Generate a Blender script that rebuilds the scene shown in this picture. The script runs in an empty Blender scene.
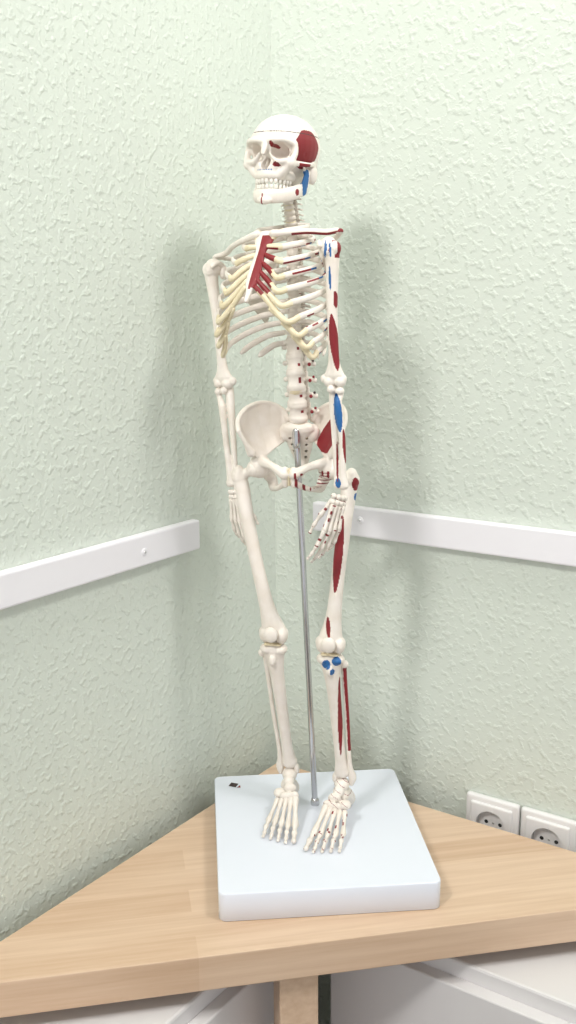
import bpy, bmesh, math, random
from mathutils import Vector, Matrix, Euler
random.seed(4)
ZOOM=None
S = bpy.context.scene
COL = S.collection
# ------------------------------------------------------------------ materials
def mat_new(name, col, rough=0.5, spec=0.5, metal=0.0, coat=0.0):
    m = bpy.data.materials.new(name); m.use_nodes = True
    b = m.node_tree.nodes['Principled BSDF']
    b.inputs['Base Color'].default_value = (*col, 1)
    b.inputs['Roughness'].default_value = rough
    b.inputs['Metallic'].default_value = metal
    b.inputs['Specular IOR Level'].default_value = spec
    b.inputs['Coat Weight'].default_value = coat
    return m
def add_noise(m, c1, c2, scale, bump=0.0, bscale=None, dist=0.001, detail=4, stretch=(1,1,1)):
    nt = m.node_tree; N = nt.nodes; L = nt.links; b = N['Principled BSDF']
    tc = N.new('ShaderNodeTexCoord'); mp = N.new('ShaderNodeMapping')
    mp.inputs['Scale'].default_value = stretch
    L.new(tc.outputs['Object'], mp.inputs['Vector'])
    n = N.new('ShaderNodeTexNoise'); n.inputs['Scale'].default_value = scale; n.inputs['Detail'].default_value = detail
    L.new(mp.outputs[0], n.inputs['Vector'])
    r = N.new('ShaderNodeValToRGB'); r.color_ramp.elements[0].color = (*c1, 1); r.color_ramp.elements[1].color = (*c2, 1)
    r.color_ramp.elements[0].position = 0.3; r.color_ramp.elements[1].position = 0.7
    L.new(n.outputs['Fac'], r.inputs['Fac']); L.new(r.outputs[0], b.inputs['Base Color'])
    if bump:
        n2 = N.new('ShaderNodeTexNoise'); n2.inputs['Scale'].default_value = bscale; n2.inputs['Detail'].default_value = 3
        L.new(tc.outputs['Object'], n2.inputs['Vector'])
        bp = N.new('ShaderNodeBump'); bp.inputs['Strength'].default_value = bump; bp.inputs['Distance'].default_value = dist
        L.new(n2.outputs['Fac'], bp.inputs['Height']); L.new(bp.outputs[0], b.inputs['Normal'])
    return m
bone = add_noise(mat_new('bone_plastic', (.8,.74,.62), .42), (.77,.70,.62), (.84,.78,.72), 60, .25, 300, .0006)
red = mat_new('muscle_red_paint', (.22,.010,.016), .45)
blue = mat_new('muscle_blue_paint', (.015,.12,.34), .45)
cart = add_noise(mat_new('cartilage_plastic', (.8,.7,.5), .4), (.75,.64,.43), (.80,.71,.51), 80)
ink = mat_new('ink_dark', (.05,.03,.03), .6)
BM = [bone, red, blue, cart, ink]
chrome = mat_new('chrome_steel', (.58,.58,.60), .18, metal=1)
basew = add_noise(mat_new('white_laminate', (.78,.83,.9), .22), (.755,.79,.875), (.775,.81,.89), 6)
white = mat_new('white_plastic', (.86,.84,.88), .35)
whites = mat_new('white_socket', (.83,.82,.82), .3)
cab = mat_new('cabinet_white', (.72,.70,.70), .4)
dark = mat_new('dark_hole', (.02,.02,.02), .7)
metal = mat_new('steel_screw', (.6,.6,.6), .3, metal=1)

def wall_mat():
    m = mat_new('woodchip_wallpaper', (.62,.70,.59), .7, .3)
    nt = m.node_tree; N = nt.nodes; L = nt.links; b = N['Principled BSDF']
    tc = N.new('ShaderNodeTexCoord')
    a = N.new('ShaderNodeTexNoise'); a.inputs['Scale'].default_value = 120; a.inputs['Detail'].default_value = 2.0; a.inputs['Roughness'].default_value = .45; a.inputs['Distortion'].default_value = .1
    L.new(tc.outputs['Object'], a.inputs['Vector'])
    r = N.new('ShaderNodeValToRGB'); r.color_ramp.elements[0].position = .50; r.color_ramp.elements[1].position = .70
    L.new(a.outputs['Fac'], r.inputs['Fac'])
    c = N.new('ShaderNodeTexNoise'); c.inputs['Scale'].default_value = 300; c.inputs['Detail'].default_value = 2
    L.new(tc.outputs['Object'], c.inputs['Vector'])
    ad = N.new('ShaderNodeMath'); ad.operation = 'MULTIPLY_ADD'; ad.inputs[1].default_value = .3
    L.new(c.outputs['Fac'], ad.inputs[0]); L.new(r.outputs[0], ad.inputs[2])
    bp = N.new('ShaderNodeBump'); bp.inputs['Strength'].default_value = .55; bp.inputs['Distance'].default_value = .0016
    L.new(ad.outputs[0], bp.inputs['Height']); L.new(bp.outputs[0], b.inputs['Normal'])
    g = N.new('ShaderNodeTexNoise'); g.inputs['Scale'].default_value = 3
    L.new(tc.outputs['Object'], g.inputs['Vector'])
    cr_ = N.new('ShaderNodeValToRGB'); cr_.color_ramp.elements[0].color = (.645,.695,.625,1); cr_.color_ramp.elements[1].color = (.67,.715,.65,1)
    L.new(g.outputs['Fac'], cr_.inputs['Fac']); L.new(cr_.outputs[0], b.inputs['Base Color'])
    return m
wallm = wall_mat()

def wood_mat():
    m = mat_new('beech_laminate', (.7,.5,.3), .35, .5)
    nt = m.node_tree; N = nt.nodes; L = nt.links; b = N['Principled BSDF']
    tc = N.new('ShaderNodeTexCoord')
    rot = N.new('ShaderNodeMapping'); rot.inputs['Rotation'].default_value = (0,0,math.radians(-45))
    L.new(tc.outputs['Object'], rot.inputs['Vector'])
    st = N.new('ShaderNodeMapping'); st.inputs['Scale'].default_value = (1.2,28,28)
    L.new(rot.outputs[0], st.inputs['Vector'])
    n = N.new('ShaderNodeTexNoise'); n.inputs['Scale'].default_value = 4; n.inputs['Detail'].default_value = 6; n.inputs['Roughness'].default_value = .6
    L.new(st.outputs[0], n.inputs['Vector'])
    br = N.new('ShaderNodeTexBrick'); br.inputs['Scale'].default_value = 1; br.inputs['Brick Width'].default_value = .42; br.inputs['Row Height'].default_value = .043
    br.inputs['Mortar Size'].default_value = 0.0; br.offset = .37
    br.inputs['Color1'].default_value = (.0,.0,.0,1); br.inputs['Color2'].default_value = (1,1,1,1)
    L.new(rot.outputs[0], br.inputs['Vector'])
    mx = N.new('ShaderNodeMath'); mx.operation = 'MULTIPLY_ADD'; mx.inputs[1].default_value = .28
    L.new(br.outputs['Color'], mx.inputs[0]); L.new(n.outputs['Fac'], mx.inputs[2])
    r = N.new('ShaderNodeValToRGB')
    r.color_ramp.elements[0].position = .35; r.color_ramp.elements[0].color = (.56,.375,.245,1)
    r.color_ramp.elements[1].position = .95; r.color_ramp.elements[1].color = (.74,.56,.41,1)
    L.new(mx.outputs[0], r.inputs['Fac']); L.new(r.outputs[0], b.inputs['Base Color'])
    return m
woodm = wood_mat()

# ------------------------------------------------------------------ mesh builder
def cr(pts, n):
    out = []
    P = [pts[0]] + list(pts) + [pts[-1]]
    for i in range(1, len(P)-2):
        for k in range(n):
            t = k/n
            def f(a,b,c,d): return 0.5*((2*b)+(c-a)*t+(2*a-5*b+4*c-d)*t*t+(3*b-a-3*c+d)*t**3)
            out.append((f(P[i-1][0],P[i][0],P[i+1][0],P[i+2][0]), f(P[i-1][1],P[i][1],P[i+1][1],P[i+2][1]), f(P[i-1][2],P[i][2],P[i+1][2],P[i+2][2])))
    out.append(pts[-1]); return out
class MB:
    def __init__(s): s.v=[]; s.f=[]; s.m=[]
    def tube(s, pts, rad, mat=0, seg=10, ref=None, n=4):
        P=[]
        for p,r in zip(pts,rad):
            ra,rb = r if isinstance(r,(tuple,list)) else (r,r)
            P.append((Vector(p),ra,rb))
        if n>1 and len(P)>2: P = cr(P,n)
        elif n>1:
            P=[(P[0][0].lerp(P[1][0],k/n),P[0][1]+(P[1][1]-P[0][1])*k/n,P[0][2]+(P[1][2]-P[0][2])*k/n) for k in range(n+1)]
        T=[]
        for i in range(len(P)):
            a=P[max(i-1,0)][0]; b=P[min(i+1,len(P)-1)][0]; T.append((b-a).normalized())
        r0=Vector(ref) if ref is not None else (Vector((0,0,1)) if abs(T[0].z)<.8 else Vector((1,0,0)))
        rings=[]
        def fr(t,r):
            N=(r-t*r.dot(t)); N.normalize(); return N,t.cross(N)
        Nn,Bn=fr(T[0],r0); e=min(P[0][1],P[0][2])
        for o,k in ((.87,.5),(.5,.87)): rings.append((P[0][0]-T[0]*e*o,P[0][1]*k,P[0][2]*k,Nn,Bn))
        cur=r0
        for i,(p,ra,rb) in enumerate(P):
            Nn,Bn=fr(T[i],cur if ref is None else r0)
            if ref is None: cur=Nn
            rings.append((p,ra,rb,Nn,Bn))
        e2=min(P[-1][1],P[-1][2])
        for o,k in ((.5,.87),(.87,.5)): rings.append((P[-1][0]+T[-1]*e2*o,P[-1][1]*k,P[-1][2]*k,Nn,Bn))
        base=len(s.v)
        for (p,ra,rb,N_,B_) in rings:
            for j in range(seg):
                a=2*math.pi*j/seg; s.v.append(p+N_*ra*math.cos(a)+B_*rb*math.sin(a))
        for i in range(len(rings)-1):
            for j in range(seg):
                a=base+i*seg+j; b=base+i*seg+(j+1)%seg
                s.f.append((a,b,b+seg,a+seg)); s.m.append(mat)
        p0=len(s.v); s.v.append(P[0][0]-T[0]*e); p1=len(s.v); s.v.append(P[-1][0]+T[-1]*e2)
        last=base+(len(rings)-1)*seg
        for j in range(seg):
            s.f.append((p0,base+(j+1)%seg,base+j)); s.m.append(mat)
            s.f.append((p1,last+j,last+(j+1)%seg)); s.m.append(mat)
    def bonestick(s,a,b,re,rm,mat=0,seg=8):
        a=Vector(a); b=Vector(b)
        s.tube([a,a.lerp(b,.2),a.lerp(b,.5),a.lerp(b,.8),b],[re,(re+rm)/2,rm,(re+rm)/2,re],mat,seg,n=2)
    def ell(s,c,r,rot=None,mat=0,nu=16,nv=10):
        if not isinstance(r,(tuple,list)): r=(r,r,r)
        M=rot.to_matrix() if isinstance(rot,Euler) else (rot if rot else Matrix.Identity(3))
        c=Vector(c); base=len(s.v)
        s.v.append(c+M@Vector((0,0,-r[2])))
        for i in range(1,nv):
            th=-math.pi/2+math.pi*i/nv
            for j in range(nu):
                a=2*math.pi*j/nu
                s.v.append(c+M@Vector((r[0]*math.cos(th)*math.cos(a),r[1]*math.cos(th)*math.sin(a),r[2]*math.sin(th))))
        s.v.append(c+M@Vector((0,0,r[2])))
        top=len(s.v)-1
        for j in range(nu):
            s.f.append((base,base+1+(j+1)%nu,base+1+j)); s.m.append(mat)
            for i in range(nv-2):
                a=base+1+i*nu+j; b=base+1+i*nu+(j+1)%nu
                s.f.append((a,b,b+nu,a+nu)); s.m.append(mat)
            a=base+1+(nv-2)*nu
            s.f.append((a+j,a+(j+1)%nu,top)); s.m.append(mat)
    def sheet(s,G,th,mat=0):
        nu=len(G); nv=len(G[0]); Nn=[[None]*nv for _ in range(nu)]
        for i in range(nu):
            for j in range(nv):
                du=G[min(i+1,nu-1)][j]-G[max(i-1,0)][j]; dv=G[i][min(j+1,nv-1)]-G[i][max(j-1,0)]
                q=du.cross(dv); Nn[i][j]=q.normalized() if q.length>1e-12 else Vector((0,0,1))
        b=len(s.v)
        for sg in (1,-1):
            for i in range(nu):
                for j in range(nv): s.v.append(G[i][j]+Nn[i][j]*th*.5*sg)
        o=nu*nv
        id_=lambda i,j,k: b+k*o+i*nv+j
        for i in range(nu-1):
            for j in range(nv-1):
                s.f.append((id_(i,j,0),id_(i+1,j,0),id_(i+1,j+1,0),id_(i,j+1,0))); s.m.append(mat)
                s.f.append((id_(i,j,1),id_(i,j+1,1),id_(i+1,j+1,1),id_(i+1,j,1))); s.m.append(mat)
        for i in range(nu-1):
            s.f.append((id_(i,0,0),id_(i,0,1),id_(i+1,0,1),id_(i+1,0,0))); s.m.append(mat)
            s.f.append((id_(i,nv-1,0),id_(i+1,nv-1,0),id_(i+1,nv-1,1),id_(i,nv-1,1))); s.m.append(mat)
        for j in range(nv-1):
            s.f.append((id_(0,j,0),id_(0,j+1,0),id_(0,j+1,1),id_(0,j,1))); s.m.append(mat)
            s.f.append((id_(nu-1,j,0),id_(nu-1,j,1),id_(nu-1,j+1,1),id_(nu-1,j+1,0))); s.m.append(mat)
    def mesh(s,name,mats):
        me=bpy.data.meshes.new(name); me.from_pydata([tuple(v) for v in s.v],[],s.f); me.update()
        for m in mats: me.materials.append(m)
        me.polygons.foreach_set('material_index',s.m)
        me.polygons.foreach_set('use_smooth',[True]*len(me.polygons)); me.update()
        return me
def link(name,me,parent=None):
    o=bpy.data.objects.new(name,me); COL.objects.link(o)
    if parent: o.parent=parent
    return o
def finish(mb,name,parent,mats=BM,voxel=None,sm=3,paint=None,cut=None,voxel2=None,xf=None):
    me=mb.mesh(name,mats)
    if voxel:
        o=link('tmp',me); md=o.modifiers.new('r','REMESH'); md.mode='VOXEL'; md.voxel_size=voxel
        if cut:
            cos=[]
            for k,c in enumerate(cut):
                cobj=link('cut%d'%k,c.mesh('c',mats)); cos.append(cobj)
                b=o.modifiers.new('b','BOOLEAN'); b.operation='DIFFERENCE'; b.object=cobj; b.solver='EXACT'
            md=o.modifiers.new('r2','REMESH'); md.mode='VOXEL'; md.voxel_size=voxel2 or voxel
        if sm:
            q=o.modifiers.new('s','SMOOTH'); q.iterations=sm; q.factor=.5
        dg=bpy.context.evaluated_depsgraph_get(); dg.update()
        m2=bpy.data.meshes.new_from_object(o.evaluated_get(dg))
        bpy.data.objects.remove(o)
        if cut:
            for cobj in cos: bpy.data.objects.remove(cobj)
        m2.name=name; m2.materials.clear()
        for m in mats: m2.materials.append(m)
        m2.polygons.foreach_set('material_index',[0]*len(m2.polygons))
        m2.polygons.foreach_set('use_smooth',[True]*len(m2.polygons)); me=m2
    if paint:
        for p in me.polygons:
            r=paint(p.center,p.normal)
            if r is not None: p.material_index=r
    if xf: me.transform(xf)
    me.update()
    return link(name,me,parent)
def lens(z,x,z0,z1,xa,xb,w):
    """tapered brush-stroke running from (xa,z0) to (xb,z1)"""
    if not z0<z<z1: return False
    t=(z-z0)/(z1-z0)
    return abs(x-(xa+(xb-xa)*t))<w*math.sin(math.pi*t)**.55

def box(name,lo,hi,mat,bev=0,parent=None,seg=2):
    bm=bmesh.new(); bmesh.ops.create_cube(bm,size=1)
    for v in bm.verts:
        v.co=Vector([(lo[i]+hi[i])/2+v.co[i]*(hi[i]-lo[i]) for i in range(3)])
    if bev: bmesh.ops.bevel(bm,geom=bm.edges[:],offset=bev,segments=seg,affect='EDGES',profile=.5)
    me=bpy.data.meshes.new(name); bm.to_mesh(me); bm.free(); me.materials.append(mat)
    return link(name,me,parent)
def empty(name,loc,rz=0):
    e=bpy.data.objects.new(name,None); COL.objects.link(e); e.location=loc; e.rotation_euler=(0,0,rz); e.empty_display_size=.05
    return e

# ------------------------------------------------------------------ camera
YAW=math.radians(34.6); PITCH=math.radians(11.5); ROLL=math.radians(-.4)
F=Vector((-math.sin(YAW),math.cos(YAW),0)); R=Vector((math.cos(YAW),math.sin(YAW),0))
CAM=Vector((.775,-1.093,1.393))
cd=bpy.data.cameras.new('camera'); cam=bpy.data.objects.new('camera',cd); COL.objects.link(cam)
cd.sensor_fit='VERTICAL'; cd.sensor_height=36; cd.sensor_width=36*576/1024; cd.lens=991/1024*36; cd.clip_start=.02
M=Matrix.Rotation(YAW,4,'Z')@Matrix.Rotation(math.pi/2-PITCH,4,'X')@Matrix.Rotation(ROLL,4,'Z')
cam.matrix_world=Matrix.Translation(CAM)@M
S.camera=cam
if ZOOM:
    zf,zx,zy=ZOOM; cd.lens*=zf; cd.shift_x=zf*(zx-288)/1024; cd.shift_y=zf*(512-zy)/1024

# ------------------------------------------------------------------ room
WX=-.025; WY=.035; CH=2.5
box('wall_left',(WX-.1,-3.2,0),(WX,WY+.1,CH),wallm)
box('wall_right',(WX,WY,0),(3.2,WY+.1,CH),wallm)
floorm=add_noise(mat_new('floor_vinyl',(.2,.17,.15),.5),(.16,.14,.12),(.26,.22,.19),8)
box('floor',(WX-.1,-3.2,-.05),(3.2,WY+.1,0),floorm)
box('ceiling',(WX-.1,-3.2,CH),(3.2,WY+.1,CH+.05),mat_new('ceiling_white',(.85,.85,.83),.8))

def trim(name,lo,hi,screws):
    e=empty(name,(0,0,0))
    box('rail',lo,hi,white,.0025,e)
    for s_ in screws:
        mb=MB(); ax=s_[1]
        c=Vector(s_[0])
        mb.ell(c,(.0012 if ax=='x' else .005,.0012 if ax=='y' else .005,.005),nu=16,nv=12)
        mb.ell(c+(Vector((.0008,0,0)) if ax=='x' else Vector((0,-.0008,0))),.0018,mat=1)
        me=mb.mesh('screw',[white,metal]); link('screw',me,e)
trim('trim_1',(WX,-2.6,1.097),(WX+.013,-.148,1.135),[((WX+.013,-.252,1.114),'x')])
trim('trim_2',(.046,WY-.013,1.096),(2.6,WY,1.136),[((.122,WY-.013,1.119),'y')])

# sockets
def socket(x,z):
    e=empty('wall_socket',(x,WY,z))
    h=.0365
    fr=box('frame_tmp',(-h,-.009,-h),(h,0,h),whites,.0035,seg=3)
    ins=box('insert_tmp',(-.0285,-.0125,-.0285),(.0285,-.005,.0285),whites,.0025,seg=3)
    cut=bpy.data.objects.new('c',bpy.data.meshes.new('c')); COL.objects.link(cut)
    bm=bmesh.new(); bmesh.ops.create_cone(bm,cap_ends=True,segments=48,radius1=.0195,radius2=.0205,depth=.02,matrix=Matrix.Translation((0,-.0125,0))@Matrix.Rotation(math.pi/2,4,'X'))
    bm.to_mesh(cut.data); bm.free()
    for o,nm in ((fr,'frame'),(ins,'insert')):
        b=o.modifiers.new('b','BOOLEAN'); b.object=cut; b.operation='DIFFERENCE'
        dg=bpy.context.evaluated_depsgraph_get(); me=bpy.data.meshes.new_from_object(o.evaluated_get(dg))
        link(nm,me,e); bpy.data.objects.remove(o)
    bpy.data.objects.remove(cut)
    mb=MB()
    for sx in (-1,1): mb.ell((sx*.0095,-.0027,0),(.0026,.0006,.0026),mat=1)
    mb.ell((0,-.0027,0),(.0015,.0006,.0015),mat=2)
    for sz in (-1,1):
        mb.tube([(-.003,-.003,sz*.017),(.003,-.003,sz*.017)],[(.0015,.002)]*2,2,6,n=1)
        mb.tube([(0,-.003,sz*.0185),(0,-.010,sz*.0185)],[.0014]*2,2,6,n=1)
    link('contacts',mb.mesh('contacts',[whites,dark,metal]),e)
socket(.320,.736); socket(.395,.736)

# ------------------------------------------------------------------ corner table
tb=empty('corner_desk',(0,0,0))
def prism(name,poly,z0,z1,mat,bev,parent):
    bm=bmesh.new()
    vs=[bm.verts.new((x,y,z0)) for x,y in poly]; f=bm.faces.new(vs)
    r=bmesh.ops.extrude_face_region(bm,geom=[f])
    for v in [g for g in r['geom'] if isinstance(g,bmesh.types.BMVert)]: v.co.z=z1
    bmesh.ops.recalc_face_normals(bm,faces=bm.faces[:])
    if bev: bmesh.ops.bevel(bm,geom=bm.edges[:],offset=bev,segments=3,affect='EDGES',profile=.5)
    me=bpy.data.meshes.new(name); bm.to_mesh(me); bm.free(); me.materials.append(mat); return link(name,me,parent)
prism('tabletop',[(.0,.0),(.0,-.600),(.012,-.588),(.580,-.012),(.592,0)],.71,.75,woodm,.0015,tb)
def post(name,c,w,z0,z1,mat,ang,parent):
    o=box(name,(-w/2,-w/2,z0),(w/2,w/2,z1),mat,.002,parent); o.location=(c[0],c[1],0); o.rotation_euler=(0,0,ang); return o
post('leg',(.239,-.308),.042,0,.71,woodm,math.radians(45),tb)
def cabinet(name,lo,hi,axis):
    e=empty(name,(0,0,0))
    box('carcass',lo,hi,cab,.003,e)
    for k in range(3):
        z1=hi[2]-.02-k*.2; z0=z1-.19
        if axis=='y': box('drawer_front',(lo[0]+.004,lo[1]-.016,z0),(hi[0]-.004,lo[1]+.001,z1),cab,.002,e)
        else: box('drawer_front',(hi[0]-.001,lo[1]+.004,z0),(hi[0]+.016,hi[1]-.004,z1),cab,.002,e)
cabinet('drawer_cabinet',(.215,-.19,0),(1.3,-.005,.69),'y')
cabinet('drawer_cabinet.001',(-.01,-1.3,0),(.175,-.255,.69),'x')

# ------------------------------------------------------------------ skeleton model
O=CAM+F*1.15; O.z=.783
SK=empty('anatomical_skeleton_model',O,YAW)
# base plate
bp_=bmesh.new()
def rrect(w,d,r,n=8):
    P=[]
    for cx,cy,a0 in ((w/2-r,d/2-r,0),(-w/2+r,d/2-r,90),(-w/2+r,-d/2+r,180),(w/2-r,-d/2+r,270)):
        for k in range(n+1):
            a=math.radians(a0+90*k/n); P.append((cx+r*math.cos(a),cy+r*math.sin(a)))
    return P
W_,D_=.243,.275
allr=[]
for ins,_,z in [(.001,0,.0),(0,0,.001),(0,0,.0315),(.0005,0,.0326),(.0014,0,.033)]:
    allr.append([bp_.verts.new((x,y,z-.033)) for x,y in rrect(W_-2*ins,D_-2*ins,.009-ins)])
for a,b in zip(allr[:-1],allr[1:]):
    n=len(a)
    for j in range(n): bp_.faces.new((a[j],a[(j+1)%n],b[(j+1)%n],b[j]))
bp_.faces.new(allr[-1]); bp_.faces.new(list(reversed(allr[0])))
me=bpy.data.meshes.new('base_plate'); bp_.to_mesh(me); bp_.free(); me.materials.append(basew)
for p in me.polygons: p.use_smooth=len(p.vertices)==4
bpl=link('base_plate',me,SK); bpl.location=(.032,-.0485,0); bpl.rotation_euler=(0,0,math.radians(5))
# plain stand-in mark on the base
me=bpy.data.meshes.new('mark'); me.from_pydata([(-.007,0,.0004),(0,-.0075,.0004),(.007,0,.0004),(0,.0075,.0004),(.001,-.0085,.0004),(.0055,-.011,.0004),(.0075,-.0045,.0004)],[],[(0,1,2,3),(4,5,6)])
me.materials.append(ink); me.materials.append(red); me.polygons[1].material_index=1
mo=link('mark',me,SK); mo.location=(-.074,.053,0); mo.rotation_euler=(0,0,math.radians(25))
# rod
mb=MB()
mb.tube([(.0316,0,-.001),(.0105,-.001,.47)],[.0036]*2,0,20,n=1)
mb.tube([(.0316,0,.0),(.0314,0,.005)],[.0055]*2,0,20,n=1)
mb.tube([(.0106,-.001,.455),(.0103,-.001,.472)],[.0046]*2,0,16,n=1)
finish(mb,'support_rod',SK,[chrome])

PSI=math.radians(30)
def fr(psi): return Vector((math.cos(psi),-math.sin(psi),0)),Vector((-math.sin(psi),-math.cos(psi),0))
BL,BF=fr(PSI); BO=Vector((-.0145,-.034,0))
def B(x,y,z): return BO+BL*x+BF*y+Vector((0,0,z))
def toB(v):
    d=Vector(v)-BO; return Vector((d.dot(BL),d.dot(BF),v.z))
UP=Vector((0,0,1))

# ---- spine
def vpath(z):
    K=[(.742,.001,.002),(.725,.003,-.002),(.703,.006,.006),(.665,.008,.012),(.622,.009,.013),(.577,.008,.006),(.53,.010,-.003),(.484,.013,.005),(.46,.016,.012)]
    for a,b in zip(K[:-1],K[1:]):
        if z<=a[0] and z>=b[0]:
            t=(a[0]-z)/(a[0]-b[0]); return Vector((a[1]+(b[1]-a[1])*t,a[2]+(b[2]-a[2])*t,z))
    return Vector((K[-1][1],K[-1][2],z)) if z<.46 else Vector((K[0][1],K[0][2],z))
mb=MB()
def vert(z,r,h,tp,sp,w=1.0,kind='t'):
    c=vpath(z); ax=(vpath(z+.004)-vpath(z-.004)).normalized()
    mb.tube([c-ax*h*.42,c-ax*h*.2,c+ax*h*.2,c+ax*h*.42],[(r,r*.8),(r*.82,r*.66),(r*.82,r*.66),(r,r*.8)],0,16,ref=BL,n=2)
    mb.tube([c-ax*h*.60,c-ax*h*.42],[(r*.90,r*.72)]*2,3,16,ref=BL,n=1)
    back=c-BF*(r*.8)
    mb.tube([back+BF*.002,back-BF*.006],[(r*.6,h*.28)]*2,0,8,ref=BL,n=1)
    for s in (-1,1):
        mb.tube([back-BF*.002,back+BL*s*tp*.6-BF*.003+UP*.001,back+BL*s*tp-BF*(.006 if kind=='t' else .001)],[(h*.22,.0022),(h*.17,.0018),(h*.18,.0022)],0,8,ref=UP,n=2)
        mb.tube([back+BL*s*r*.55-BF*.004+UP*h*.5,back+BL*s*r*.55-BF*.004-UP*h*.5],[.0023]*2,0,8,n=2)
    dz=-.010 if kind=='t' else -.002
    mb.tube([back-BF*.004,back-BF*(sp*.6)+UP*dz*.6,back-BF*sp+UP*dz],[(h*.25,.0016),(h*.22,.0012),(h*.3,.0018)],0,8,ref=UP,n=2)
    return c
for i in range(7): vert(.742-.0056*i,.0060+.0002*i,.0054,.0125,.010,kind='c')
for i in range(12): vert(.7005-.0108*i,.0068+.0003*i,.0100,.015-.0003*i,.015)
for i in range(5): 
    z=.5675-.0182*i; vert(z,.0108+.0005*i,.0165,.020,.017,kind='l')
ob=finish(mb,'spine',SK)
for p in ob.data.polygons:
    if p.material_index!=0: continue
    c=p.center; a=vpath(min(.742,max(.46,c.z))); d=(c-a)
    sx=d.dot(BL); sy=d.dot(BF)
    k=(.5675-c.z)/.0182
    if .574>c.z>.485 and sx>.006 and sy>.002 and abs((k%1)-.5)>.36: p.material_index=1
    elif c.z>.58 and c.z<.7 and sx>.008 and (int(c.z*1000)%11)<3: p.material_index=1
mb=MB()
for i in range(5):
    z=.5675-.0182*i; c=vpath(z)
    mb.ell(c+BL*.0165-BF*.004,(.0020,.0020,.0022),mat=1)
    mb.ell(c+BL*.019-BF*.008+UP*.004,(.0016,.0016,.0016),mat=4 if i%2 else 1)
finish(mb,'spine_marks',SK)

# ---- ribs
Wl=[.027,.039,.048,.054,.058,.061,.063,.064,.0635,.061,.054,.043]
Dl=[.027,.035,.041,.0445,.047,.048,.0485,.048,.046,.043,.036,.030]
dr=[.009,.014,.018,.021,.023,.025,.028,.030,.031,.030,.022,.014]
pe=[28,30,32,34,37,42,50,58,66,74,98,118]
mbr=MB(); mbc=MB()
stz=[.6855,.677,.668,.659,.650,.641,.634]
def sty(z): return .014+(.690-z)/.060*.036
for s in (-1,1):
    prev=None
    for i in range(12):
        zb=.704-.0118*i; yc=-.047+Dl[i]
        P=[];Rr=[]
        P.append(B(s*.007,-.044,zb)); Rr.append((.0026,.0022))
        P.append(B(s*.016,-.053,zb-.001)); Rr.append((.0029,.0022))
        nn=7
        for j in range(nn+1):
            ph=math.radians(150+(pe[i]-150)*j/nn)
            sx=math.sin(ph); cx=math.cos(ph)
            t=(j+1)/(nn+1)
            P.append(B(s*Wl[i]*sx**.8,yc+Dl[i]*cx*(1.05 if cx<0 else 1),zb-.002-dr[i]*t**1.15)); Rr.append((.0035,.0019))
        Rr[-1]=(.0036,.0023)
        if i>=10: Rr[-1]=(.0018,.0014)
        mbr.tube(P,Rr,0,10,ref=UP,n=3)
        e=P[-1]; td=(P[-1]-P[-2]).normalized()
        if i<7:
            z=stz[i]; t=B(s*(.0105 if i==0 else .0068),sty(z),z)
            if i<3: C=[e,e.lerp(t,.5)+BF*.003,t]
            else:
                ln=(t-e).length
                m1=e+td*ln*.28; m2=e.lerp(t,.62)+BF*.003-UP*(.0016*(i-2))
                C=[e,m1,m2,t]
        elif i<10:
            tt=prev[-2].lerp(prev[-1],.02)-UP*.0045 if i==7 else prev[-2]-UP*.0035
            ln=(tt-e).length
            C=[e,e+td*ln*.30-UP*.0005,e.lerp(tt,.66)-UP*.0035,tt]
        else: continue
        rr=[(.0035,.0024)]+[(.0032,.0026)]*(len(C)-2)+[(.0027,.0021)]
        mbc.tube(C,rr,3,10,ref=UP,n=4)
        prev=C
def ribp(c,n):
    b=toB(c)
    if b.x>.03 and b.y>-.03:
        h=(c.z*90+b.y*25)%1.0
        if h<.06 and b.y<.03: return 1
        if h>.96 and b.y<.012: return 2
    return None
finish(mbr,'ribs',SK,paint=ribp)
def carp(c,n):
    b=toB(c)
    if b.x>.004 and .628<c.z<.676 and b.x<.020+(.676-c.z)*.1 : return 1
    return None
finish(mbc,'costal_cartilages',SK,paint=carp)
mb=MB()
st=[(.6915,.010),(.686,.0125),(.678,.0095),(.672,.0065),(.660,.0072),(.648,.0082),(.637,.0070),(.631,.0038),(.620,.0024)]
mb.tube([B(0,sty(z),z) for z,_ in st],[(w,.0028) for _,w in st],0,18,ref=BL,n=4)
finish(mb,'sternum',SK,paint=lambda c,n:1 if (toB(c).x>-.0003 and .633<c.z<.689) else None)

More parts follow.
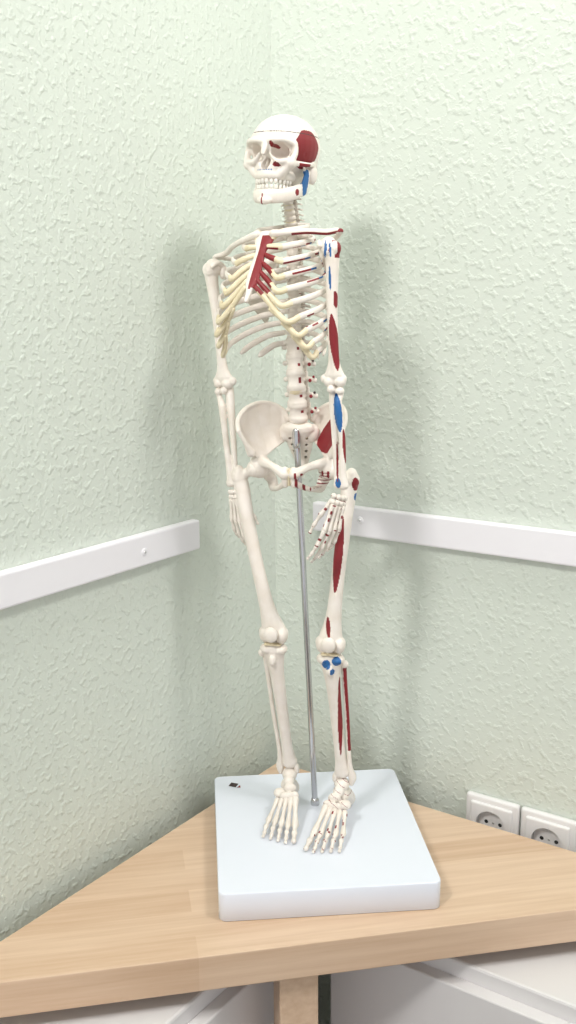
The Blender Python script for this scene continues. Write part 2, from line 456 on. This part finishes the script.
# ---- shoulders
HR=Vector((-.0850,.020,.6575)); HL=Vector((.0464,-.070,.6745))
def shoulder(s,H,acr):
    mb=MB()
    b=toB(H)
    g=B(b.x-s*.011,b.y-.006,b.z-.004)
    sup=B(s*.030,-.058,b.z+.012); inf=B(s*.046,-.060,b.z-.060); med=B(s*.030,-.060,b.z-.005)
    G=[]
    for i in range(9):
        u=i/8; top=sup.lerp(g,u); bot=inf.lerp(g,u*.92)
        G.append([top.lerp(bot,j/8)-BF*.004*math.sin(math.pi*j/8)*math.sin(math.pi*u) for j in range(9)])
    mb.sheet(G,.0028)
    mb.tube([sup,med,inf],[.0019,.0018,.0028],n=3)
    mb.tube([inf,inf.lerp(g,.5)-BF*.001,g],[.0028,.0026,.005],n=3)
    mb.tube([sup,g],[.0018,.004],n=2)
    mb.ell(g,(.005,.006,.0085))
    A=Vector(acr)
    mb.tube([med-BF*.002,med.lerp(A,.5)-BF*.008+UP*.003,A-BF*.006,A],[(.0015,.003),(.002,.0035),(.003,.004),(.0028,.005)],n=3,ref=UP)
    mb.tube([g+UP*.006,g+BF*.010+UP*.010,g+BF*.016+BL*s*.004+UP*.006],[.0035,.0028,.003],n=3)
    pa=None
    if s>0: pa=lambda c,n: 1 if (c.z>A.z-.001 and c.x>A.x-.008 and n.y<0) else None
    finish(mb,'scapula_%s'%('left' if s>0 else 'right'),SK,voxel=.0009,sm=2,paint=pa)
    mb=MB()
    a=B(s*.010,.016,.6905); 
    d=A-a
    mb.tube([a,a+d*.25+BF*.006,a+d*.55+BF*.003+UP*.001,a+d*.8-BF*.004,A+UP*.001],[.0045,.0034,.0031,.0034,(.0028,.0045)],0,10,n=4)
    finish(mb,'clavicle_%s'%('left' if s>0 else 'right'),SK,paint=(lambda c,n:1 if (n.z<-.1 and (c-a).length>.02) else None) if s>0 else None)
shoulder(-1,HR,(-.080,.026,.6705)); shoulder(1,HL,(.0550,-.052,.6925))

def humerus(H,E,s,paint=None):
    mb=MB(); L=BL*s
    mb.ell(H-L*.002+UP*.001,(.0100,.0105,.0105)); mb.ell(H+L*.006-UP*.001,(.0065,.008,.008)); mb.ell(H+BF*.007-UP*.003,(.004,.004,.006))
    d=E-H
    mb.tube([H+d*.04+L*.002,H+d*.14+L*.002,H+d*.4,H+d*.65,H+d*.85,H+d*.95],[.0085,.0072,.0062,.0057,(.0068,.0048),(.0125,.0055)],0,14,ref=L,n=4)
    mb.ell(E+L*.007,(.0065,.0065,.006)); mb.ell(E-L*.005,(.0075,.0065,.0065)); mb.ell(E-L*.0125+UP*.003,(.0045,.004,.005)); mb.ell(E+L*.0105+UP*.003,(.004,.0035,.005))
    finish(mb,'humerus_%s'%('left' if s>0 else 'right'),SK,voxel=.0009,sm=3,paint=paint)
def forearm(E,Wp,s,paint=None):
    mb=MB(); L=BL*s; d=Wp-E
    mb.tube([E-BF*.009+UP*.008,E-BF*.009-UP*.004,E+d*.12-BF*.004-L*.004,E+d*.5-L*.0045-BF*.002,E+d*.88-L*.004,E+d*.97-L*.0045],[.0042,.0058,.0054,.0038,.0032,.0040],0,12,n=4)
    mb.ell(E-L*.002-UP*.008+BF*.004,(.005,.0045,.0045))
    mb.tube([E-UP*.010+L*.007+BF*.001,E-UP*.015+L*.007,E+d*.22+L*.004+BF*.003,E+d*.5+L*.0052,E+d*.85+L*.0035,E+d*.97+L*.003],[.0052,.0034,.0044,.0038,.0043,(.0070,.0050)],0,12,ref=L,n=4)
    finish(mb,'forearm_%s'%('left' if s>0 else 'right'),SK,voxel=.0008,sm=2,paint=paint)
ER=Vector((-.0735,.012,.527)); WR=Vector((-.063,-.010,.409))
EL=Vector((.0515,-.070,.534)); WL=Vector((.0580,-.080,.418))
def ph(c,n):
    z=c.z
    if n.y<.5 and lens(z,c.x,.546,.606,.0545,.0475,.0050): return 1
    if n.x>.2 and lens(z,c.x,.612,.630,.0525,.0515,.003): return 1
    if n.y<0 and lens(z,c.x,.630,.656,.0465,.0455,.0013): return 2
    if n.y<0 and lens(z,c.x,.662,.682,.0405,.0415,.0014): return 2
    if n.y<0 and lens(z,c.x,.664,.680,.0465,.0455,.0011): return 2
    if n.x>.3 and .664<z<.682: return 1
    return None
humerus(HR,ER,-1); humerus(HL,EL,1,ph)
def pf(c,n):
    z=c.z
    if n.y<.2 and lens(z,c.x,.480,.522,.0570,.0530,.0042): return 2
    if n.x>-.2 and n.y<.3 and lens(z,c.x,.446,.484,.0635,.0605,.0022): return 1
    if n.y<.2 and lens(z,c.x,.425,.470,.0545,.0540,.0012): return 1
    if lens(z,c.x,.419,.430,.0550,.0550,.003) and n.y<0: return 2
    return None
forearm(ER,WR,-1); forearm(EL,WL,1,pf)

def hand(name,Wp,d,w,cn,sc,paint=None,th=.42):
    """d: pointing down the hand, w: toward thumb, cn: palm normal (curl direction)"""
    mb=MB(); d=d.normalized(); w=(w-d*w.dot(d)).normalized(); cn=(cn-d*cn.dot(d)-w*cn.dot(w)).normalized()
    for r in range(2):
        for k in range(4):
            mb.ell(Wp+d*(.004+.0065*r)*sc+w*(k-1.5)*.0052*sc+cn*(-.001 if k in (1,2) else .001)*sc,(.0033*sc,.0031*sc,.0036*sc),nu=10,nv=8)
    Ls=[(.030,.020,.012,.008),(.030,.022,.0135,.0085),(.028,.020,.0125,.008),(.026,.016,.009,.0075)]
    for k in range(4):
        o=1.5-k
        a=Wp+d*.0145*sc+w*o*.0048*sc
        dr_=(d+w*o*.062).normalized(); ang=0
        cur=a
        for q,l in enumerate(Ls[k]):
            ang+= [0.0,.20,.22,.18][q]*(1+.15*k)
            dd=(dr_*math.cos(ang)+cn*math.sin(ang)).normalized()
            nx=cur+dd*l*sc
            re=[.0031,.0028,.0024,.0019][q]*sc; rm=[.0021,.0020,.0017,.0013][q]*sc
            mb.bonestick(cur+dd*.0008,nx-dd*.0018*sc,re,rm); cur=nx
    cur=Wp+d*.010*sc+w*.008*sc+cn*.003*sc
    for q,l in enumerate((.021,.014,.010)):
        dd=(d*math.cos(th-.10*q)+w*math.sin(th-.12*q)+cn*.3).normalized(); nx=cur+dd*l*sc
        mb.bonestick(cur,nx-dd*.0018*sc,[.0032,.0027,.0022][q]*sc,[.0021,.0018,.0014][q]*sc); cur=nx
    finish(mb,name,SK,paint=paint)
hand('hand_right',WR-UP*.003,Vector((.10,-.10,-1)),Vector((.75,-.55,0)),Vector((.3,.6,0)),.88)
hand('hand_left',WL-UP*.006,Vector((-.26,-.13,-1)),Vector((-.80,-.5,0)),Vector((-.5,.8,0)),.98,lambda c,n: (1 if (c.z*110+c.x*60)%1<.07 else None),.30)

# ---- pelvis
PP=math.radians(12); PL,PF=fr(PP); PO=Vector((.0085,-.015,.459))
def Pq(x,y,z): return PO+PL*x+PF*y+UP*z
mb=MB()
for s in (-1,1):
    crest=[(.014,-.034,.024),(.022,-.036,.036),(.036,-.029,.0440),(.049,-.015,.0445),(.058,.004,.039),(.0615,.022,.029),(.0585,.032,.018)]
    low=[(.013,-.030,.004),(.020,-.024,-.003),(.027,-.014,-.008),(.033,-.003,-.014),(.038,.007,-.016),(.043,.014,-.014),(.047,.022,-.004)]
    G=[]
    for a,b in zip(crest,low):
        row=[]
        for j in range(9):
            t=j/8; p=Vector(a).lerp(Vector(b),t); bul=math.sin(math.pi*t)*.005
            p+=Vector((bul*.6,-bul,0)); row.append(Pq(s*p.x,p.y,p.z))
        G.append(row)
    G2=[]
    for i in range(len(G)-1):
        for k in range(3): G2.append([G[i][j].lerp(G[i+1][j],k/3) for j in range(9)])
    G2.append(G[-1]); mb.sheet(G2,.0030)
    mb.tube([Pq(s*a[0],a[1],a[2]) for a in crest],[.003,.0030,.0028,.0029,.0032,.0032,.0032],n=3)
    mb.tube([Pq(s*.0585,.032,.018),Pq(s*.052,.028,.005),Pq(s*.047,.020,-.008)],[.003,.0028,.006],n=3)
    mb.ell(Pq(s*.041,.004,-.026),(.0135,.0125,.0145))
    mb.tube([Pq(s*.036,.010,-.020),Pq(s*.022,.026,-.022),Pq(s*.006,.034,-.030)],[.0068,.0046,.0064],n=3)
    mb.tube([Pq(s*.005,.033,-.026),Pq(s*.005,.031,-.042)],[.0048,.0042],n=2)
    mb.tube([Pq(s*.038,-.006,-.032),Pq(s*.031,-.014,-.044),Pq(s*.028,-.010,-.052)],[.0085,.0068,.0062],n=3)
    mb.tube([Pq(s*.028,-.008,-.053),Pq(s*.018,.012,-.050),Pq(s*.006,.030,-.041)],[.005,.0032,.0042],n=3)
cutp=MB()
for s in (-1,1): cutp.ell(Pq(s*.052,.004,-.029),(.0105,.0105,.0105))
def pp(c,n):
    d=c-PO; x=d.dot(PL); y=d.dot(PF)
    if x>.022 and ((y+.002)/.026)**2+((d.z-.014)/.024)**2<1 and n.dot(PL)<.2: return 1
    if x>.02 and -.05<d.z<-.03 and (c.z*250%1)<.3: return 1
    if x>.004 and d.z<-.028 and y>.012 and (x*150%1)<.4: return 1
    return None
finish(mb,'pelvis',SK,voxel=.0009,sm=3,paint=pp,cut=[cutp],voxel2=.0009)
mb=MB()
mb.tube([Pq(0,-.020,.016),Pq(0,-.031,-.004),Pq(0,-.040,-.022),Pq(0,-.036,-.038),Pq(0,-.030,-.046)],[(.020,.009),(.0155,.007),(.010,.005),(.0055,.003),(.002,.002)],0,18,ref=PL,n=4)
for s in (-1,1):
    mb.ell(Pq(s*.016,-.026,.010),(.008,.008,.011))
cs=MB()
for s in (-1,1):
    for k in range(4): cs.ell(Pq(s*(.010-.0016*k),-.021-.0055*k,.004-.008*k),(.0018,.006,.0018),nu=10,nv=8)
finish(mb,'sacrum',SK,voxel=.0009,sm=3,cut=[cs],voxel2=.0008)
mb=MB(); mb.tube([Pq(0,.034,-.024),Pq(0,.032,-.042)],[(.0015,.004)]*2,3,ref=PL,n=2)
mb.tube([vpath(.478)-UP*.002,vpath(.470)],[(.013,.010)]*2,3,16,ref=BL,n=1)
finish(mb,'pelvic_cartilage',SK)

# ---- legs
def leg(s,H,K,A,paint=None,paint2=None):
    nm='left' if s>0 else 'right'; L=PL*s
    mb=MB()
    mb.ell(H,.0105)
    T=H+L*.020-UP*.010
    mb.tube([H,H+L*.008-UP*.004,T],[.007,.0058,.008],0,12,n=3)
    mb.ell(T+UP*.003,(.0075,.009,.011)); mb.ell(T-L*.006-UP*.018-BF*.004,(.006,.006,.007))
    S0=H+L*.017-UP*.022
    mb.tube([T,S0,S0.lerp(K,.3)+PF*.005,S0.lerp(K,.6)+PF*.005,S0.lerp(K,.82)+PF*.002,K+UP*.006],[.0098,.0095,.0082,.0080,.0095,(.0148,.0108)],0,16,ref=L,n=4)
    mb.ell(K+L*.0092,(.0085,.0125,.0108)); mb.ell(K-L*.0092,(.0085,.0130,.0112)); mb.ell(K+L*.0145+UP*.002,(.0035,.006,.006)); mb.ell(K-L*.0145+UP*.002,(.0035,.006,.006))
    finish(mb,'femur_'+nm,SK,voxel=.001,sm=3,paint=paint)
    mb=MB(); mb.ell(K+PF*.0165+UP*.004,(.0088,.0048,.0095),rot=Matrix.Rotation(-PP,3,'Z')); finish(mb,'patella_'+nm,SK,voxel=.0008,sm=2)
    mb=MB(); mb.tube([K-UP*.0108-L*.009,K-UP*.0108+L*.009],[(.0016,.011),(.0016,.011)],3,16,ref=UP,n=2)
    finish(mb,'meniscus_'+nm,SK)
    mb=MB(); Kt=K-UP*.018
    mb.ell(Kt+L*.008,(.0088,.0115,.0062)); mb.ell(Kt-L*.008,(.0088,.0115,.0062))
    D=A-Kt
    mb.tube([Kt,Kt+D*.10,Kt+D*.25,Kt+D*.6,Kt+D*.85,A+UP*.006],[(.0145,.010),(.0108,.0098),(.0084,.0088),(.0070,.0074),(.0072,.0070),(.0100,.0088)],0,14,ref=L,n=4)
    mb.ell(Kt+PF*.0095-UP*.012,(.0042,.004,.0065)); mb.ell(A-L*.009-UP*.003,(.0035,.0055,.007))
    finish(mb,'tibia_'+nm,SK,voxel=.001,sm=3,paint=paint2)
    mb=MB()
    mb.tube([Kt+L*.0155-UP*.008-PF*.006,Kt+D*.10+L*.0135-PF*.006,Kt+D*.5+L*.0125-PF*.003,Kt+D*.88+L*.0105,A+L*.0125,A+L*.0115-UP*.009],[.0052,.0034,.0028,.0030,.0050,.0032],0,10,n=4)
    finish(mb,'fibula_'+nm,SK,voxel=.0008,sm=2,paint=(lambda c,n: 1 if (n.y<.3 and .09<c.z<.20 and n.x>-.4) else None) if s>0 else None)
def foot(s,A,fd,name,paint=None):
    mb=MB(); f=Vector((fd[0],fd[1],0)).normalized(); l=Vector((-f.y,f.x,0)); l=l if l.dot(PL*s)>0 else -l
    g=lambda a,b,z: Vector((A.x,A.y,0))+f*a+l*b+UP*z
    za=A.z
    mb.ell(g(.002,0,za-.010),(.0095,.0105,.0085)); mb.ell(g(.014,-.001,za-.014),(.007,.007,.007))
    mb.tube([g(.008,.003,za-.022),g(-.010,.002,za-.028),g(-.026,.001,.011)],[.0075,.0085,.0095],0,12,n=3)
    mb.ell(g(.022,-.004,za-.019),(.008,.005,.0065)); mb.ell(g(.022,.009,za-.026),(.008,.0075,.006))
    for k in range(3): mb.ell(g(.030,-.0105+.0065*k,za-.024-.001*k),(.0055,.0038,.0055))
    mo=finish(mb,'tarsals_'+name,SK,voxel=.0008,sm=2,paint=paint)
    mb=MB()
    LM=[.032,.036,.034,.032,.030]
    for k in range(5):
        o=k-2; a=g(.034-.0018*max(0,k-2),o*.0058-.0005,za-.027-.0012*k); 
        e=g(.034+LM[k]-.0012*k,o*.0083,.0105)
        th=1.35 if k==0 else 1.1
        mb.bonestick(a,e,.0034*th,.0021*th)
        cur=e+f*.001; dirr=(f+l*o*.045)
        for q,ln in enumerate((.015,.011) if k==0 else (.0125,.0065,.0055)):
            z=[.0085,.0045,.003][q] if k else [.0075,.004][q]
            nx=cur+dirr.normalized()*ln; nx.z=max(z,.0028)
            mb.bonestick(cur+(nx-cur)*.06,nx-(nx-cur)*.10,[.0029,.0024,.002][q]*th,[.0019,.0017,.0015][q]*th); cur=nx
    finish(mb,'toes_'+name,SK,paint=paint)
hR=Pq(-.046,.006,-.029); hL=Pq(.047,.006,-.029)
KR=Vector((-.0180,-.030,.2350)); KL=Vector((.0485,-.050,.2290))
AR=Vector((.000,-.002,.0535)); AL=Vector((.0640,-.030,.0535))
def fl(c,n):
    z=c.z
    if n.y<.5 and lens(z,c.x,.292,.385,.0530,.0615,.0050): return 1
    if lens(z,c.x,.238,.264,.0460,.0450,.0025) and n.y<0: return 1
    if lens(z,c.x,.408,.424,.0775,.0765,.0045) and n.y<.2: return 1
    if lens(z,c.x,.396,.406,.0780,.0780,.0030) and n.y<.2: return 2
    return None
def tl(c,n):
    z=c.z
    if n.y<-.1:
        for (x,zz,rx,rz,m) in ((.043,.207,.0050,.0055,2),(.055,.211,.0055,.0055,2),(.050,.198,.0030,.004,2)):
            if ((c.x-x)/rx)**2+((z-zz)/rz)**2<1: return m
    if n.y<.4 and lens(z,c.x,.085,.190,.0615,.0590,.0030): return 1
    return None
leg(-1,hR,KR,AR); leg(1,hL,KL,AL,fl,tl)
foot(-1,AR,(-.16,-1),'right')
foot(1,AL,(-.32,-1),'left',lambda c,n: 1 if ((c.x*90+c.z*140)%1<.07 and n.z>0) else None)

# ---- skull (local frame: x body-left, y forward, z up)
mb=MB()
mb.ell((0,-.007,.014),(.0362,.0465,.034),nu=32,nv=20)
mb.ell((0,-.018,.002),(.031,.033,.026),nu=24,nv=16)
mb.ell((0,.018,.017),(.028,.0225,.019),nu=24,nv=16)
mb.ell((0,.018,-.002),(.0255,.016,.015),nu=24,nv=16)
for s in (-1,1):
    mb.tube([(s*.0275,.026,.012),(s*.021,.0365,.0160),(s*.010,.0395,.0160),(0,.0385,.0145)],[.003,.0030,.0030,.003],n=3)
    mb.tube([(s*.0275,.025,.013),(s*.0290,.026,.004),(s*.027,.030,-.004)],[.0034,.0032,.0040],n=3)
    mb.ell((s*.0245,.029,-.0070),(.0072,.0070,.0062))
    mb.tube([(s*.024,.033,-.0045),(s*.014,.0385,-.0056),(s*.0075,.040,.002)],[.0030,.0032,.0028],n=3)
    mb.tube([(s*.022,.029,-.009),(s*.015,.031,-.017)],[.0060,.0055],n=2)
    mb.ell((s*.031,-.012,-.014),(.0055,.008,.011))
mb.ell((0,.0275,-.013),(.0175,.0140,.0120),nu=24,nv=16)
arc=[(-.0178,.012),(-.0160,.024),(-.0105,.035),(0,.0395),(.0105,.035),(.0160,.024),(.0178,.012)]
mb.tube([(x,y-.001,-.0190) for x,y in arc],[(.0052,.0042)]*7,n=3,ref=(0,0,1))
mb.tube([(0,.038,.013),(0,.0420,.007),(0,.0445,.0020)],[.0036,.0034,.0028],n=3)
c1=MB(); c2=MB(); c3=MB(); c4=MB(); c5=MB()
for s,c in ((-1,c1),(1,c2)): c.ell((s*.0150,.0360,.0052),(.0096,.0200,.0084),rot=Euler((0,s*.25,s*-.20)),nu=24,nv=16)
c3.ell((0,.0425,-.0070),(.0054,.0165,.0074),nu=20,nv=14)
for s,c in ((-1,c4),(1,c5)): c.ell((s*.0395,.0115,-.001),(.0090,.0100,.0130),nu=20,nv=14)
def skp(c,n):
    w=1+.05*math.sin(math.atan2(c.z-.01,c.y-.004)*7)
    if c.x>.018 and ((c.y-.004)/.020)**2+((c.z-.010)/.0195)**2<w and abs(c.z-.0250)>.0004: return 1
    if abs(c.z-.0250)<.0004: return 4
    if c.x>.003 and c.y>.03 and ((c.x-.0125)/.0042)**2+((c.z+.0085)/.0022)**2<1: return 1
    if 0<c.x and c.y>.02 and ((c.x-.007)/.0022)**2+((c.z-.012)/.0032)**2<1: return 1
    if abs(c.x)<.009 and c.y>.03 and -.0150<c.z<-.0132 and (c.x*420%1)<.40: return 2
    return None
def flip(m):
    m.v=[Vector((v.x,-v.y,v.z)) for v in m.v]; m.f=[tuple(reversed(f)) for f in m.f]; return m
XF=Matrix.Translation((-.0035,-.012,.7705))@Matrix.Rotation(-math.radians(27),4,'Z')@Matrix.Rotation(math.radians(2.5),4,'Y')
fp=lambda fn: (lambda c,n: fn(Vector((c.x,-c.y,c.z)),Vector((n.x,-n.y,n.z))))
for m in (mb,c1,c2,c3,c4,c5): flip(m)
finish(mb,'skull',SK,voxel=.0012,sm=3,cut=[c1,c2,c3,c4,c5],voxel2=.0008,paint=fp(skp),xf=XF)
mb=MB()
for s in (-1,1):
    mb.tube([(s*.0275,.026,-.0065),(s*.0345,.015,-.0068),(s*.0365,.004,-.006),(s*.034,-.008,-.004)],[(.003,.0018),(.0026,.0015),(.0022,.0015),(.003,.002)],0,10,n=4,ref=(0,0,1))
mb.tube([(0,.030,-.002),(0,.036,-.011)],[(.0006,.003)]*2,n=1,ref=(1,0,0))
flip(mb); finish(mb,'zygomatic_arches',SK,xf=XF,paint=fp(lambda c,n: 1 if (c.x>0 and .008<c.y<.022 and n.z<.0) else None))
mb=MB()
mb.tube([(-.0275,.000,-.030),(-.023,.015,-.0355),(-.0155,.028,-.0395),(-.007,.0352,-.0405),(0,.0368,-.0405),(.007,.0352,-.0405),(.0155,.028,-.0395),(.023,.015,-.0355),(.0275,.000,-.030)],[(.0070,.0028),(.0074,.0032),(.0074,.0036),(.0078,.0038),(.0082,.0038),(.0078,.0038),(.0074,.0036),(.0074,.0032),(.0070,.0028)],0,14,n=4,ref=(0,0,1))
mb.ell((0,.0385,-.0450),(.0090,.0038,.0045))
for s in (-1,1):
    mb.tube([(s*.0275,.001,-.033),(s*.029,-.001,-.022),(s*.0305,-.004,-.012)],[(.0022,.0088),(.002,.0075),(.002,.006)],0,12,n=3,ref=(1,0,0))
    mb.tube([(s*.0305,-.007,-.014),(s*.0315,-.010,-.006)],[.0026,.0034],n=2)
    mb.tube([(s*.0295,.003,-.014),(s*.0295,.006,-.007)],[.002,.0013],n=2)
def mdp(c,n):
    if c.x>.02 and ((c.y-.002)/.0055)**2+((c.z+.024)/.014)**2<1: return 2
    if c.x>.014 and ((c.y-.014)/.0028)**2+((c.z+.035)/.0035)**2<1: return 1
    if -.0025<c.x<-.0010 and c.z<-.038 and c.y>.03: return 1
    return None
flip(mb); finish(mb,'mandible',SK,voxel=.0008,sm=2,paint=fp(mdp),xf=XF)
mb=MB()
def arcp(t,dy=0):
    k=t*(len(arc)-1); i=min(int(k),len(arc)-2); u=k-i
    return arc[i][0]+(arc[i+1][0]-arc[i][0])*u,arc[i][1]+(arc[i+1][1]-arc[i][1])*u+dy
for k in range(14):
    x,y=arcp(.04+.92*k/13,.0003); mb.ell((x,y,-.0248),(.0023,.0021,.0034),nu=10,nv=8)
    x,y=arcp(.04+.92*k/13,-.0010); mb.ell((x*.96,y,-.0308),(.0022,.0020,.0034),nu=10,nv=8)
flip(mb)
toothm=mat_new('tooth_white',(.84,.80,.73),.3)
finish(mb,'teeth',SK,[toothm],xf=XF)

# ------------------------------------------------------------------ lights
def area(name,v,z,e,size,tgt,col=(1,.975,.95)):
    ld=bpy.data.lights.new(name,'AREA'); ld.shape='DISK'; ld.size=size; ld.energy=e; ld.color=col
    o=bpy.data.objects.new(name,ld); COL.objects.link(o); p=O+R*v[0]+F*v[1]; o.location=(p.x,p.y,z)
    d=Vector(tgt)-o.location; o.rotation_euler=d.to_track_quat('-Z','Y').to_euler(); return o
T=(O.x,O.y,1.2)
area('ceiling_lamp_1',(-.75,-1.25),2.42,18,.30,T)
area('ceiling_lamp_2',(.72,-.62),2.42,10,.30,T)
w=bpy.data.worlds.new('world'); S.world=w; w.use_nodes=True
w.node_tree.nodes['Background'].inputs[0].default_value=(.975,.98,1,1); w.node_tree.nodes['Background'].inputs[1].default_value=.88
S.view_settings.view_transform='Standard'
